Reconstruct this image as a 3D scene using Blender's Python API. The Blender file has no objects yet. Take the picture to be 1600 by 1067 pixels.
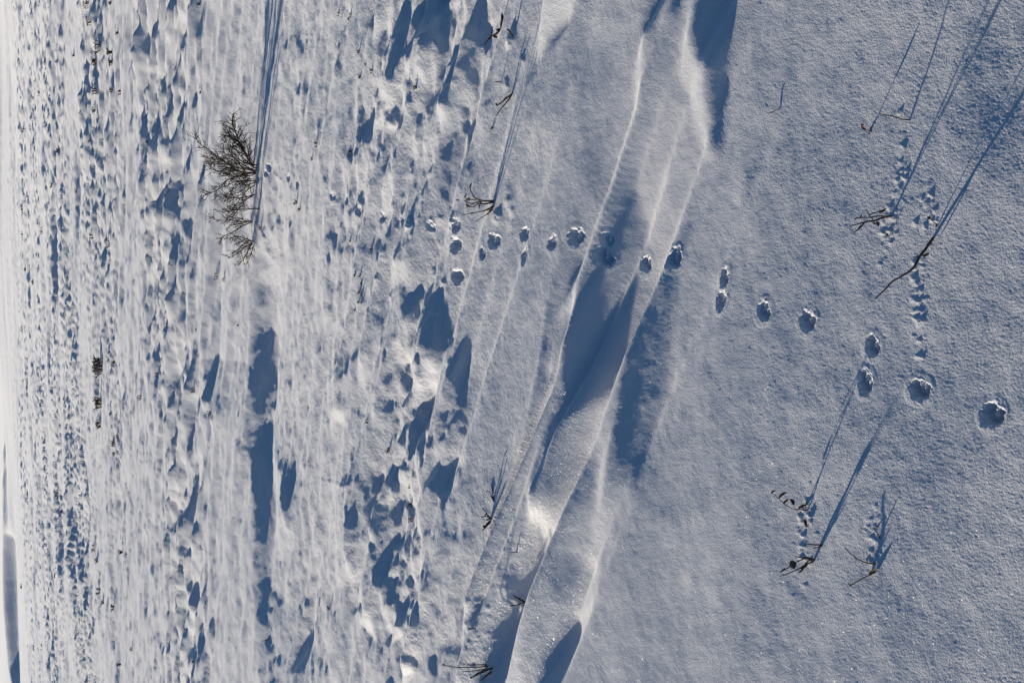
import bpy, math, random
import numpy as np
from mathutils import Vector, Matrix

# ------------------------------------------------------------------ camera
PITCH = math.radians(27.28)
CAM_H = 1.6
LENS = 35.0
FPX = LENS / 36.0 * 1600.0
scene = bpy.context.scene
col = scene.collection
CP, SP = math.cos(PITCH), math.sin(PITCH)
cam_data = bpy.data.cameras.new("camera")
cam = bpy.data.objects.new("camera", cam_data)
col.objects.link(cam)
R_ = Vector((1, 0, 0)); U_ = Vector((0, SP, CP)); F_ = Vector((0, CP, -SP))
# the picture is a portrait shot lying on its side: world up points to the left edge of the frame
M3 = Matrix((-U_, R_, -F_)).transposed()
cam.matrix_world = Matrix.Translation((0, 0, CAM_H)) @ M3.to_4x4()
cam_data.sensor_width = 36.0
cam_data.lens = LENS
cam_data.clip_start = 0.05
cam_data.clip_end = 20000
scene.camera = cam

# ------------------------------------------------------------------ light
SUN_EL = math.radians(10.0)
LIGHT = np.array([0.85, -0.53]); LIGHT /= np.linalg.norm(LIGHT)      # horizontal direction the light travels
TOSUN = -LIGHT
world = bpy.data.worlds.new("World"); scene.world = world
world.use_nodes = True
wn = world.node_tree.nodes; wl = world.node_tree.links
sky = wn.new("ShaderNodeTexSky")
sky.sky_type = 'NISHITA'; sky.sun_disc = False
sky.sun_elevation = SUN_EL
sky.sun_rotation = math.atan2(TOSUN[0], TOSUN[1])
sky.altitude = 300; sky.air_density = 1.0; sky.dust_density = 0.3; sky.ozone_density = 4.8
wl.new(sky.outputs[0], wn["Background"].inputs[0])
wn["Background"].inputs[1].default_value = 0.075
sun_data = bpy.data.lights.new("sun", 'SUN')
sun_data.energy = 5.0; sun_data.angle = math.radians(0.7); sun_data.color = (1.0, 0.885, 0.73)
sun = bpy.data.objects.new("sun", sun_data); col.objects.link(sun)
sdir = Vector((LIGHT[0] * math.cos(SUN_EL), LIGHT[1] * math.cos(SUN_EL), -math.sin(SUN_EL)))
sun.rotation_euler = sdir.to_track_quat('-Z', 'Y').to_euler()
scene.view_settings.view_transform = 'Standard'
scene.view_settings.look = 'None'
scene.view_settings.gamma = 1.0
scene.view_settings.exposure = 0.06
scene.cycles.max_bounces = 6
scene.cycles.diffuse_bounces = 4

random.seed(4)
rng = np.random.default_rng(7)

# ------------------------------------------------------------------ noise
def smooth(a, b, x):
    t = np.clip((x - a) / (b - a), 0, 1)
    return t * t * (3 - 2 * t)

PERM = rng.integers(0, 256, 65536)
GA = np.linspace(0, 2 * np.pi, 256, endpoint=False)
GX, GY = np.cos(GA), np.sin(GA)

def perlin(x, y, seed=0):
    xi = np.floor(x).astype(np.int64); yi = np.floor(y).astype(np.int64)
    xf = x - xi; yf = y - yi
    u = xf * xf * xf * (xf * (xf * 6 - 15) + 10); v = yf * yf * yf * (yf * (yf * 6 - 15) + 10)
    def g(ix, iy, dx, dy):
        h = PERM[(ix * 7919 + iy * 104729 + seed * 15485863) & 65535]
        h = PERM[(h * 251 + ix * 31 + iy * 17 + seed) & 65535] & 255
        return GX[h] * dx + GY[h] * dy
    a = g(xi, yi, xf, yf); b = g(xi + 1, yi, xf - 1, yf)
    c = g(xi, yi + 1, xf, yf - 1); d = g(xi + 1, yi + 1, xf - 1, yf - 1)
    ab = a + u * (b - a); cd = c + u * (d - c)
    return (ab + v * (cd - ab)) * 1.5

def fbm(x, y, octaves, seed=0, gain=0.5):
    s = 0; a = 1
    for k in range(octaves):
        s = s + a * perlin(x, y, seed + k * 13); a *= gain; x = x * 2.03 + 5.1; y = y * 2.03 - 3.7
    return s

# ------------------------------------------------------------------ base lie of the land
def base_h(X, Y):
    r = np.hypot(X, Y)
    l = X * LIGHT[0] + Y * LIGHT[1]
    near = -0.055 * (l + 1.5) * (1 - smooth(1.8, 6.0, r))
    tilt = 0.024 * X * smooth(5, 14, r) * (1 - smooth(60, 160, r)) + 0.024 * np.clip(X, -160, 160) * smooth(60, 160, r)
    return near + tilt

def ray(px, py):
    u = (533.5 - py) / FPX; v = (800.0 - px) / FPX
    return u, CP + v * SP, -SP + v * CP

def to_base(px, py):
    """point of the open ground seen at a pixel of the photograph (1600 wide)"""
    dx, dy, dz = ray(px, py)
    t = CAM_H / -dz
    for _ in range(25):
        h = float(base_h(np.array(dx * t), np.array(dy * t)))
        t = 0.5 * t + 0.5 * (CAM_H - h) / -dz
    return dx * t, dy * t

# ------------------------------------------------------------------ wind-carved relief
# each patch: outline of a face of the snow, its rise along the light's direction, softness of its edge in metres
P = []
def patch(slope, soft, pts): P.append((slope, soft, pts))
patch(.21, .012, [(1066,50),(1052,110),(1074,155),(1085,210),(1092,245),(1113,243),(1098,222),(1101,180),(1105,108),(1085,95),(1080,55)])
patch(-.18, .015, [(1085,-20),(1082,60),(1085,92),(1106,105),(1104,180),(1101,225),(1118,238),(1123,180),(1127,110),(1130,60),(1135,-20)])
patch(.2, .01, [(1003,55),(992,85),(986,130),(986,190),(999,150),(1007,90),(1010,55)])
patch(-.3, .006, [(1026,-20),(1000,50),(1004,58),(1018,40),(1046,-20)])
patch(-.2, .01, [(1050,-20),(1056,25),(1064,15),(1072,-20)])
patch(.14, .008, [(1078,-20),(1064,45),(1073,50),(1092,-20)])
patch(.26, .012, [(868,-20),(850,40),(835,90),(845,85),(862,50),(895,15),(905,-20)])
patch(-.26, .008, [(845,90),(824,118),(832,120),(852,80),(888,38),(880,34)])
patch(-.12, .008, [(978,250),(940,360),(905,460),(885,560),(880,610),(872,660),(890,650),(930,615),(985,535),(1000,470),(992,420),(982,350)])
patch(-.10, .012, [(890,560),(880,655),(940,605),(960,560),(940,540)])
patch(-.05, .012, [(978,250),(940,360),(922,415),(985,425),(984,350)])
patch(.07, .03, [(985,545),(930,620),(930,680),(945,760),(965,690),(975,600)])
patch(-.088, .014, [(1035,385),(1005,470),(985,545),(975,620),(965,690),(962,755),(990,750),(1010,690),(1030,600),(1040,520),(1050,430),(1078,330)])
patch(-.055, .006, [(905,330),(872,400),(850,480),(832,610),(805,735),(825,700),(870,600),(885,540),(880,480),(890,430),(905,390)])
patch(.2, .006, [(895,450),(880,520),(872,590),(882,575),(895,500),(910,440)])
patch(-.2, .008, [(893,408),(880,440),(873,470),(880,468),(897,425)])
patch(-.2, .006, [(880,500),(872,535),(880,538),(885,515)])
patch(.25, .006, [(853,565),(850,578),(857,580),(859,570)])
patch(.25, .006, [(884,470),(868,490),(866,500),(884,480)])
patch(-.2, .004, [(882,600),(850,690),(835,760),(842,760),(862,690),(876,640)])
patch(-.22, .01, [(815,880),(790,925),(765,985),(742,1090),(778,1090),(805,990),(830,910),(838,870)])
patch(.13, .008, [(838,890),(800,1000),(783,1090),(812,1090),(825,1000),(845,930)])
patch(-.22, .012, [(880,955),(850,1020),(830,1090),(868,1090),(888,1015)])
patch(.18, .025, [(880,960),(875,985),(920,955),(938,935),(915,935)])
patch(.15, .02, [(912,860),(912,890),(930,905),(930,880)])
patch(.1, .02, [(940,720),(925,830),(912,860),(935,845),(955,780),(955,720)])
patch(-.10, .02, [(885,960),(865,920),(870,860),(900,870),(905,910)])
patch(-.07, .03, [(850,730),(850,780),(900,800),(930,770),(935,720),(890,710)])
patch(.34, .008, [(832,765),(845,765),(849,800),(842,840),(820,860),(830,820)])
patch(-.24, .008, [(838,850),(815,890),(835,890),(842,850)])
patch(.32, .005, [(745,920),(728,960),(718,1010),(713,1090),(725,1090),(730,1000),(752,940)])
patch(-.28, .008, [(752,925),(745,960),(735,970),(750,978),(757,950)])
patch(-.22, .012, [(705,1000),(688,1090),(712,1090),(718,1030)])
patch(-.28, .008, [(722,950),(704,982),(712,985),(724,965)])
patch(-.06, .06, [(985,705),(985,760),(1010,755),(1035,690)])
patch(-.05, .06, [(1040,760),(1035,800),(1070,810),(1075,770)])
patch(-.05, .10, [(1130,0),(1200,0),(1300,0),(1280,60),(1200,90),(1150,70)])
patch(-.05, .06, [(1530,60),(1520,200),(1560,280),(1590,200),(1580,60)])
patch(-.05, .08, [(1480,640),(1440,740),(1500,760),(1560,690)])
patch(.08, .03, [(1478,330),(1478,385),(1500,370),(1505,340)])
patch(.07, .04, [(1270,735),(1275,760),(1340,752),(1350,735)])
patch(.07, .03, [(1285,845),(1290,865),(1335,862),(1335,845)])
patch(.10, .02, [(1062,735),(1068,775),(1075,770),(1073,740)])
patch(.14, .012, [(1062,890),(1068,915),(1076,920),(1074,900)])
patch(.07, .05, [(1100,430),(1085,420),(1110,470),(1125,450)])
patch(-.08, .01, [(1172,255),(1150,310),(1155,312),(1185,262)])
patch(-.06, .03, [(900,250),(925,330),(945,320),(950,240),(920,200)])
patch(.06, .04, [(800,180),(830,260),(870,250),(860,180)])
patch(-.06, .04, [(880,70),(900,140),(960,150),(960,70)])
# middle ground
patch(-.13, .02, [(718,545),(700,620),(680,690),(655,770),(700,760),(735,640),(728,590)])
patch(-.2, .03, [(656,5),(714,-10),(714,50),(697,91),(680,98),(670,67),(643,91),(650,57),(633,61),(616,30)])
patch(-.13, .03, [(606,67),(643,67),(616,98)])
patch(-.28, .015, [(582,8),(569,57),(589,44),(594,12)])
patch(.30, .015, [(594,27),(599,40),(589,58),(584,58)])
patch(-.22, .025, [(660,142),(687,135),(697,148),(673,165),(660,158)])
patch(-.22, .02, [(548,162),(521,223),(535,216),(550,189)])
patch(-.28, .015, [(626,175),(606,226),(624,223),(631,196)])
patch(-.22, .015, [(636,162),(629,196),(643,189)])
patch(-.22, .015, [(670,162),(646,196),(660,196)])
patch(-.18, .012, [(727,145),(690,236),(690,300),(707,297),(720,219),(729,169)])
patch(-.26, .015, [(592,260),(572,300),(592,283)])
patch(-.26, .015, [(623,250),(599,283),(616,266)])
patch(-.18, .02, [(660,219),(643,250),(670,223)])
patch(.18, .02, [(606,115),(616,162),(602,162)])
patch(.14, .03, [(646,98),(680,88),(683,131),(636,128)])
patch(.14, .03, [(636,202),(687,216),(670,256),(643,250)])
patch(.2, .02, [(599,280),(623,266),(616,337),(592,330)])
patch(.14, .02, [(569,303),(589,320),(582,337)])
patch(-.10, .05, [(400,135),(437,85),(442,101),(407,145)])
patch(-.18, .02, [(609,350),(569,384),(572,397),(592,417),(606,377),(633,350)])
patch(-.26, .015, [(650,357),(609,407),(629,390),(653,370)])
patch(-.22, .015, [(609,455),(582,475),(602,468)])
patch(-.18, .02, [(582,485),(577,508),(597,512)])
patch(-.16, .025, [(643,455),(641,478),(653,525),(690,560),(697,540),(697,505),(687,470),(665,450)])
patch(-.12, .02, [(663,539),(670,559),(697,539),(693,508)])
patch(-.15, .025, [(616,566),(596,596),(650,637),(656,620),(636,579)])
patch(-.2, .02, [(646,546),(650,569),(660,559)])
patch(-.28, .015, [(636,667),(640,710),(663,684),(660,660)])
patch(-.24, .02, [(528,610),(515,643),(535,637),(545,620)])
patch(.28, .02, [(515,647),(511,664),(535,660),(535,643)])
patch(.18, .025, [(609,400),(609,438),(643,451),(643,417)])
patch(.22, .015, [(558,545),(558,610),(566,605),(574,590),(568,550)])
patch(.18, .02, [(610,560),(660,610),(667,600),(650,570),(625,545)])
patch(.22, .02, [(656,510),(660,570),(668,590),(672,565),(662,540)])
patch(-.18, .02, [(515,350),(508,407),(523,387)])
patch(-.2, .015, [(565,525),(575,546),(587,529)])
patch(-.28, .02, [(562,744),(569,808),(585,855),(616,822),(623,795),(596,785),(570,755)])
patch(.5, .01, [(581,798),(583,845),(589,842),(587,815),(586,798)])
patch(-.18, .02, [(535,737),(518,775),(545,781),(548,744)])
patch(-.22, .02, [(599,842),(619,842),(623,923),(602,930),(589,876)])
patch(-.11, .03, [(575,869),(602,869),(609,936),(575,926)])
patch(.36, .012, [(555,926),(582,953),(587,997),(562,977)])
patch(-.3, .012, [(562,980),(585,1000),(572,1021),(562,1000)])
patch(-.3, .012, [(464,1000),(478,1024),(471,1051),(442,1051)])
patch(-.22, .02, [(592,1034),(623,1004),(623,1090),(602,1090)])
patch(-.26, .015, [(636,994),(643,1000),(633,1027)])
patch(.26, .015, [(626,1010),(650,1044),(629,1080)])
patch(-.22, .015, [(693,997),(670,1038),(680,1044),(703,1020)])
patch(-.12, .03, [(680,882),(670,916),(697,916)])
patch(-.17, .03, [(697,825),(697,845),(714,838)])
patch(-.14, .04, [(693,741),(666,822),(683,795),(714,727)])
patch(.17, .02, [(633,751),(650,852),(670,882),(656,808)])
patch(.14, .03, [(623,892),(663,896),(633,923)])
patch(-.18, .03, [(432,741),(427,771),(437,818),(444,801),(439,761)])
patch(-.24, .02, [(535,869),(533,892),(543,889)])
patch(.22, .015, [(548,744),(545,850),(550,850),(553,744)])
patch(-.2, .04, [(330,430),(312,560),(308,595),(326,595),(335,480)])
patch(.2, .05, [(298,600),(330,650),(345,660),(330,620),(310,590)])

DL = 0.009
L0, L1, M0, M1 = -7.5, 5.0, -1.0, 10.5
nl, nm = int((L1 - L0) / DL), int((M1 - M0) / DL)
PERP = np.array([-LIGHT[1], LIGHT[0]])          # m axis: away from the camera, to the right
lax = L0 + DL * np.arange(nl); max_ = M0 + DL * np.arange(nm)

def poly_sd(px, py, poly):
    """signed distance, positive inside"""
    d = np.full(px.shape, 1e9); inside = np.zeros(px.shape, bool)
    n = len(poly)
    for i in range(n):
        ax, ay = poly[i]; bx, by = poly[(i + 1) % n]
        ex, ey = bx - ax, by - ay
        t = np.clip(((px - ax) * ex + (py - ay) * ey) / (ex * ex + ey * ey + 1e-12), 0, 1)
        d = np.minimum(d, np.hypot(px - ax - t * ex, py - ay - t * ey))
        c = ((ay > py) != (by > py)) & (px < (bx - ax) * (py - ay) / (by - ay + 1e-12) + ax)
        inside ^= c
    return np.where(inside, d, -d)

LL, MM = np.meshgrid(lax, max_, indexing='ij')
GXX = LL * LIGHT[0] + MM * PERP[0]; GYY = LL * LIGHT[1] + MM * PERP[1]
GR = np.hypot(GXX, GYY)
wob = np.clip(GR * 0.0055, 0.004, 0.05)
WLL = LL + wob * fbm(LL * 5, MM * 9, 4, 301)
WMM = MM + 0.6 * wob * fbm(LL * 4, MM * 9, 4, 302)
slope = np.zeros((nl, nm), np.float64)
for s, soft, pts in P:
    g = [to_base(*p) for p in pts]
    poly = [(x * LIGHT[0] + y * LIGHT[1], x * PERP[0] + y * PERP[1]) for x, y in g]
    pl = [p[0] for p in poly]; pm = [p[1] for p in poly]
    pad = soft * 2 + 0.1
    i0 = max(0, int((min(pl) - pad - L0) / DL)); i1 = min(nl, int((max(pl) + pad - L0) / DL) + 1)
    j0 = max(0, int((min(pm) - pad - M0) / DL)); j1 = min(nm, int((max(pm) + pad - M0) / DL) + 1)
    if i1 <= i0 or j1 <= j0: continue
    if sum(p[0] for p in pts) / len(pts) < 730 and s < 0: s *= .64
    sd = poly_sd(WLL[i0:i1, j0:j1], WMM[i0:i1, j0:j1], poly)
    slope[i0:i1, j0:j1] += s * smooth(-soft, soft, sd)
# small wind streaks running with the ridges
wmod = smooth(2.2, 3.2, GR)
slope += 0.008 * wmod * fbm(LL * 3, MM * 6, 2, 77) + 0.034 * fbm(LL * 3.0, MM * 3.4, 2, 99) + 0.03 * fbm(LL * 0.9, MM * 1.3, 2, 55)
relief = np.zeros_like(slope)
LEAK = 0.75
cur = np.zeros(nm)
leak_row = 1 - DL / np.clip(GR * 0.24, 0.5, 2.5)
for i in range(nl):
    cur = cur * leak_row[i] + slope[i] * DL
    relief[i] = cur
k = np.array([1, 2, 1.0]) / 4
for _ in range(4):
    relief[:, 1:-1] = k[0] * relief[:, :-2] + k[1] * relief[:, 1:-1] + k[2] * relief[:, 2:]
    relief[1:-1] = k[0] * relief[:-2] + k[1] * relief[1:-1] + k[2] * relief[2:]

def bilinear(A, fi, fj):
    i = np.clip(np.floor(fi).astype(int), 0, A.shape[0] - 2); j = np.clip(np.floor(fj).astype(int), 0, A.shape[1] - 2)
    a = np.clip(fi - i, 0, 1); b = np.clip(fj - j, 0, 1)
    return (A[i, j] * (1 - a) * (1 - b) + A[i + 1, j] * a * (1 - b) + A[i, j + 1] * (1 - a) * b + A[i + 1, j + 1] * a * b)

# ------------------------------------------------------------------ small lumps and crumbs (pixel, half sizes in m, height)
LUMPS = []
def lump(px, py, ra, rb, h, ang=0.0):
    x, y = to_base(px, py); LUMPS.append((x, y, ra, rb, h, ang))
for i in range(230):
    px, py, sx, sy = random.choice([(1408, 280, 10, 45), (1440, 470, 7, 45), (1258, 845, 12, 45), (1455, 335, 10, 22), (1392, 350, 9, 28), (1365, 855, 8, 35), (1440, 470, 7, 45)])
    r = random.uniform(.002, .0062)
    t_ = random.gauss(0, 1)
    lump(px + random.gauss(0, 1) * sx * .7 - t_ * sx * .3, py + t_ * sy * .95, r, r * random.uniform(.6, 1.2), r * random.uniform(.5, 1.7))
for i in range(70):     # crumbs in the hollow at the foot of the long ridge
    px = random.gauss(748, 14); py = random.gauss(985, 32)
    r = random.uniform(.005, .012)
    lump(px, py, r, r * random.uniform(.6, 1), r * random.uniform(.5, .9))
for i in range(40):
    px = random.gauss(812, 14); py = random.gauss(855, 16)
    r = random.uniform(.004, .009); lump(px, py, r, r, r * .7)
for px, py, ra, rb, h in [(795,62,.03,.03,.03),(810,95,.02,.02,.014),(787,133,.02,.02,.016),(775,340,.03,.02,.02),(792,320,.03,.05,.02),
                          (700,345,.03,.03,.03),(640,350,.03,.03,.03),(670,350,.02,.02,.02),(300,605,.1,.1,.07),(320,630,.12,.15,.09),
                          (335,655,.08,.1,.06),(462,152,.05,.05,.03),(410,390,.05,.05,.035),(408,370,.05,.05,.035),(415,405,.06,.05,.03),
                          (395,300,.12,.2,.03),(396,360,.12,.2,.04),(790,930,.03,.05,.035),(830,905,.02,.02,.015)]:
    lump(px, py, ra, rb, h)
for i in range(60):    # clods round the trodden, brushy strip in the middle distance
    px = random.choice([random.gauss(600, 18), random.gauss(655, 22)]); py = random.uniform(150, 480)
    r = random.uniform(.012, .035); lump(px, py, r, r * random.uniform(.5, 1), r * random.uniform(.4, .8))
for i in range(12):
    px = random.gauss(420, 16); py = random.uniform(230, 430)
    r = random.uniform(.015, .05); lump(px, py, r, r * random.uniform(.5, 1), r * random.uniform(.4, .7))

# ------------------------------------------------------------------ the snow sheet: a polar net that is finest near the viewer
rows = [0.75]
while rows[-1] < 300: rows.append(rows[-1] + 0.00258 * max(rows[-1], 1.2) ** 1.24)
while rows[-1] < 6000: rows.append(rows[-1] * 1.06)
rows = np.array(rows)
core = np.arange(-0.56, 0.5601, 0.00165)
side = [core[-1]]; st = 0.00165
while side[-1] < 1.45: st *= 1.06; side.append(side[-1] + min(st, 0.05))
side = np.array(side[1:])
az = np.concatenate([-side[::-1], core, side])
RR, AZ = np.meshgrid(rows, az, indexing='ij')
GX_, GY_ = RR * np.sin(AZ), RR * np.cos(AZ)

def height(X, Y):
    r = np.hypot(X, Y)
    l = X * LIGHT[0] + Y * LIGHT[1]; m = X * PERP[0] + Y * PERP[1]
    h = base_h(X, Y)
    cell = 0.00258 * np.maximum(r, 1.2) ** 1.24
    # carved relief near by
    w = smooth(9.8, 8.4, r) * smooth(L0 + .1, L0 + .6, l) * smooth(L1 - .1, L1 - .6, l) * smooth(M1 - .1, M1 - .6, m) * smooth(M0 + .1, M0 + .5, m)
    h = h + w * bilinear(relief, (l - L0) / DL, (m - M0) / DL)
    # drifts of the open plain
    far = r > 5.0
    lf, mf, rf = l[far], m[far], r[far]
    Xf, Yf = X[far], Y[far]
    wf = .12 * smooth(6.6, 8, rf) + .88 * smooth(8.3, 10.6, rf)
    band = 0.42 + 0.75 * smooth(-0.25, 0.35, fbm(Xf * 0.05, Yf * 0.16, 2, 400) + 0.25 * perlin(Xf * .3, Yf * .5, 401))
    def drift(wl, wm, seed, c, oct=2):
        n = fbm(lf / wl, mf / wm, oct, seed)
        for _ in range(3):
            n = fbm((lf - c * n) / wl, mf / wm, oct, seed)
        return n
    hf = 0.074 * drift(2.2, 0.33, 410, 0.45, 3) * band
    hf += 0.13 * drift(6.0, 2.6, 420, 1.5) * smooth(12, 25, rf)
    lod = smooth(110, 30, rf)
    hf += 0.044 * drift(0.8, 0.22, 430, 0.17) * band * lod
    hf += 0.014 * fbm(lf / .3, mf / .16, 2, 440) * band * smooth(40, 12, rf)
    hf += 0.021 * drift(0.36, 0.13, 436, 0.07) * band * smooth(34, 12, rf)
    # low rise on the skyline, its near side out of the sun
    hf2 = 0.22 * fbm(Xf / 38, Yf / 20, 3, 450) * smooth(30, 90, rf)
    crest = 165 + 10 * perlin(Xf / 40, Yf * 0 + 3.3, 451)
    bank = (1.5 + 1.0 * perlin(Xf / 30, Yf * 0 + 1.7, 452)) * smooth(crest - 65 + 59 * smooth(-23, -28, Xf) * smooth(-56, -48, Xf), crest, Yf) + .5 * smooth(-23, -28, Xf) * smooth(-56, -48, Xf) * smooth(crest - 6, crest, Yf)
    back = -0.9 * smooth(crest + 5, crest + 200, Yf)
    h[far] += wf * hf * (.25 + .75 * smooth(130, 80, rf)) + hf2 + bank + back
    # fine wind ripple and lumps of the near crust
    nr = r < 14
    X2, Y2, l2, m2, r2 = X[nr], Y[nr], l[nr], m[nr], r[nr]
    fine = 0.0003 * fbm(l2 * 28, m2 * 34, 2, 500) * smooth(8, 2, r2) + 0.0012 * fbm(l2 * 9, m2 * 13, 3, 520)
    fine += 0.0035 * fbm(l2 * 4.5, m2 * 9, 3, 530) * smooth(3.2, 5.5, r2)
    fine += 0.0016 * fbm(l2 * 20, m2 * 34, 2, 505) * smooth(2.4, 4, r2) * smooth(11, 6, r2) + 0.0018 * fbm(l2 * 9, m2 * 20, 2, 506) * smooth(3.5, 6, r2)
    rough = smooth(0.1, 0.5, fbm(X2 * .9, Y2 * .5, 2, 540)) * smooth(3.3, 3.7, r2) * smooth(5.3, 4.6, r2)
    bandm = smooth(3.35, 3.75, r2) * (.35 * smooth(8.5, 7, r2) + .65 * smooth(5.4, 4.7, r2)) * (0.25 + .75 * smooth(-.25, .3, fbm(X2 * 1.1, Y2 * 1.6, 2, 541)))
    def crust(wl, wm, seed, c):
        n = fbm(l2 / wl, m2 / wm, 3, seed)
        for _ in range(2): n = fbm((l2 - c * n) / wl, m2 / wm, 3, seed)
        return n
    fine += (0.033 * crust(.45, .22, 550, .09) + .014 * crust(.2, .1, 560, .03)) * bandm
    fine += .0035 * fbm(l2 * 4.5, m2 * 6.5, 3, 570) * smooth(3.6, 5, r2)
    fine += 0.0002 * rng.standard_normal(X2.shape) * smooth(3.5, 1.5, r2)
    h[nr] += fine
    return h

ZZ = height(GX_.ravel(), GY_.ravel()).reshape(GX_.shape)

def row_index(r): return np.interp(r, rows, np.arange(len(rows)))
def col_index(a): return np.interp(a, az, np.arange(len(az)))
def window(x, y, rad):
    r = math.hypot(x, y); a = math.atan2(x, y)
    da = rad / r * 1.2
    return (int(row_index(r - rad)), int(row_index(r + rad)) + 2, int(col_index(a - da)), int(col_index(a + da)) + 2)
CRUMB = np.zeros_like(ZZ)
for x, y, ra, rb, h, ang in LUMPS:
    i0, i1, j0, j1 = window(x, y, 2.6 * max(ra, rb))
    dx, dy = GX_[i0:i1, j0:j1] - x, GY_[i0:i1, j0:j1] - y
    bump_ = .3 * h * np.exp(-((dx / rb) ** 2 + (dy / ra) ** 2) ** 1.1) * (1 + .9 * perlin(dx / rb * 1.3 + x * 90, dy / ra * 1.3, 8))
    CRUMB[i0:i1, j0:j1] = np.maximum(CRUMB[i0:i1, j0:j1], bump_)

ZZ += CRUMB
def along(px_pts, pad):
    """signed distance (positive on the image's right) and amplitude along a traced line"""
    g = [to_base(p[0], p[1]) for p in px_pts]; amp = [p[2] for p in px_pts]
    cx = sum(p[0] for p in g) / len(g); cy = sum(p[1] for p in g) / len(g)
    rad = max(math.hypot(p[0] - cx, p[1] - cy) for p in g) + pad
    i0, i1, j0, j1 = window(cx, cy, rad)
    i0 = max(i0, 0); j0 = max(j0, 0)
    X, Y = GX_[i0:i1, j0:j1], GY_[i0:i1, j0:j1]
    w = .0025 * fbm(X * 3, Y * 3, 2, 611); X = X + w * np.minimum(Y, 8) * .35; Y = Y + w * np.minimum(Y, 8) * .35
    best = np.full(X.shape, 1e9); sd = np.zeros(X.shape); A = np.zeros(X.shape)
    for k in range(len(g) - 1):
        ax, ay = g[k]; ex, ey = g[k + 1][0] - ax, g[k + 1][1] - ay
        L2 = ex * ex + ey * ey
        tr = ((X - ax) * ex + (Y - ay) * ey) / L2
        t = np.clip(tr, 0, 1)
        dx, dy = X - ax - t * ex, Y - ay - t * ey
        d = np.hypot(dx, dy)
        sg = np.sign(ex * dy - ey * dx)
        m_ = d < best
        best[m_] = d[m_]; sd[m_] = (sg * d)[m_]
        A[m_] = (amp[k] + (amp[k + 1] - amp[k]) * t)[m_]
    if LINE_SIDE(g) < 0: sd = -sd
    return (slice(i0, i1), slice(j0, j1)), sd, A
def LINE_SIDE(g):
    # image right is towards the viewer: the near side of the line counts as positive
    (ax, ay), (bx, by) = g[0], g[-1]
    mx, my = (ax + bx) / 2, (ay + by) / 2
    return np.sign((bx - ax) * (my * .9 - my) - (by - ay) * (mx * .9 - mx))
def cut(pts, width, wall=.028):
    sl, d, A = along(pts, .5)
    ZZ[sl] -= A * smooth(-wall * .3, wall, d) * (1 - smooth(width * .45, width, d))
def scarp(pts, drop, back):
    sl, d, A = along(pts, 2.5 * back)
    ZZ[sl] += np.where(d > 0, A * np.exp(-(np.maximum(d, 0) / drop) ** 1.3), A * np.exp(-np.abs(d) / back))
def sink(pts, drop, recover):
    """a lip that falls away towards the viewer and fills in again slowly"""
    g = sorted((*to_base(p[0], p[1]), p[2]) for p in pts)
    gx = [p[0] for p in g]; gy = [p[1] for p in g]; ga = [p[2] for p in g]
    i0 = 0; i1 = int(row_index(max(gy) + 6))
    X, Y = GX_[i0:i1], GY_[i0:i1]
    d = np.interp(X, gx, gy) + .16 * perlin(X * .9, X * 0 + 4.2, 71) + .04 * fbm(X * 3, Y * 1, 2, 72) - Y
    A = np.interp(X, gx, ga); A = A * A / (max(ga) + 1e-9)
    d = np.where(AZ[i0:i1] ** 2 < 1, np.maximum(d, 0), 0)
    ZZ[i0:i1] -= A * smooth(0, drop, d) * np.exp(-np.maximum(d - drop, 0) / recover) * (1 - smooth(1.6, 3.0, d))
# the deep slit behind the long ridge, and thin-lipped crests
cut([(874,530,.0),(852,598,.03),(825,665,.055),(797,735,.075),(773,795,.085),(755,848,.085),(747,872,.0)], .075, .02)
scarp([(945,190,0),(905,330,.003),(872,400,.005),(850,480,.006),(832,610,.005),(800,735,.005),(760,860,.006),(735,940,.012),(718,1040,.01)], .022, .05)
scarp([(978,245,0),(932,375,.002),(905,460,.005),(884,570,.007),(872,680,.006),(850,790,.004)], .022, .05)
scarp([(1075,300,0),(1035,385,.002),(1005,470,.003),(978,590,.004),(960,690,.005),(942,790,.003),(925,850,0)], .03, .05)
scarp([(876,620,0),(855,700,.012),(838,790,.012),(800,900,0)], .012, .03)
scarp([(718,545,0),(700,620,.02),(680,690,.022),(655,770,.0)], .05, .14)
scarp([(730,60,.0),(722,200,.008),(712,290,.008),(700,340,0)], .05, .04)
scarp([(1175,250,0),(1158,290,.004),(1145,320,0)], .02, .04)
sink([(394,200,0),(391,320,.035),(388,390,.062),(385,450,.085),(385,520,.10),(391,620,.10),(388,700,.10),(393,800,.09),(391,900,.085),(395,965,.05),(398,1067,0)], .44, 1.0)
scarp([(405,700,0),(432,745,.05),(440,800,.05),(446,860,0)], .15, .4)
scarp([(545,700,0),(549,760,.035),(546,850,.035),(552,900,0)], .10, .25)
sink([(326,380,0),(318,460,.05),(312,560,.09),(309,610,.07),(306,660,0)], .6, .8)

def ground(X, Y):
    X = np.atleast_1d(np.asarray(X, float)); Y = np.atleast_1d(np.asarray(Y, float))
    return bilinear(ZZ, row_index(np.hypot(X, Y)), col_index(np.arctan2(X, Y)))
def gz(x, y): return float(ground(x, y)[0])

def hit(px, py):
    """first point of the snow seen at a pixel of the photograph"""
    dx, dy, dz = ray(px, py)
    t0 = 1.2
    tmax = min(400, (CAM_H + 4) / max(-dz, 1e-3))
    ts = 1.2 * np.exp(np.linspace(0, math.log(max(tmax, 1.3) / 1.2), 3000))
    g = ground(dx * ts, dy * ts)
    below = np.nonzero(CAM_H + dz * ts < g)[0]
    t = ts[below[0]] if len(below) else ts[-1]
    return dx * t, dy * t, gz(dx * t, dy * t)

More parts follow.
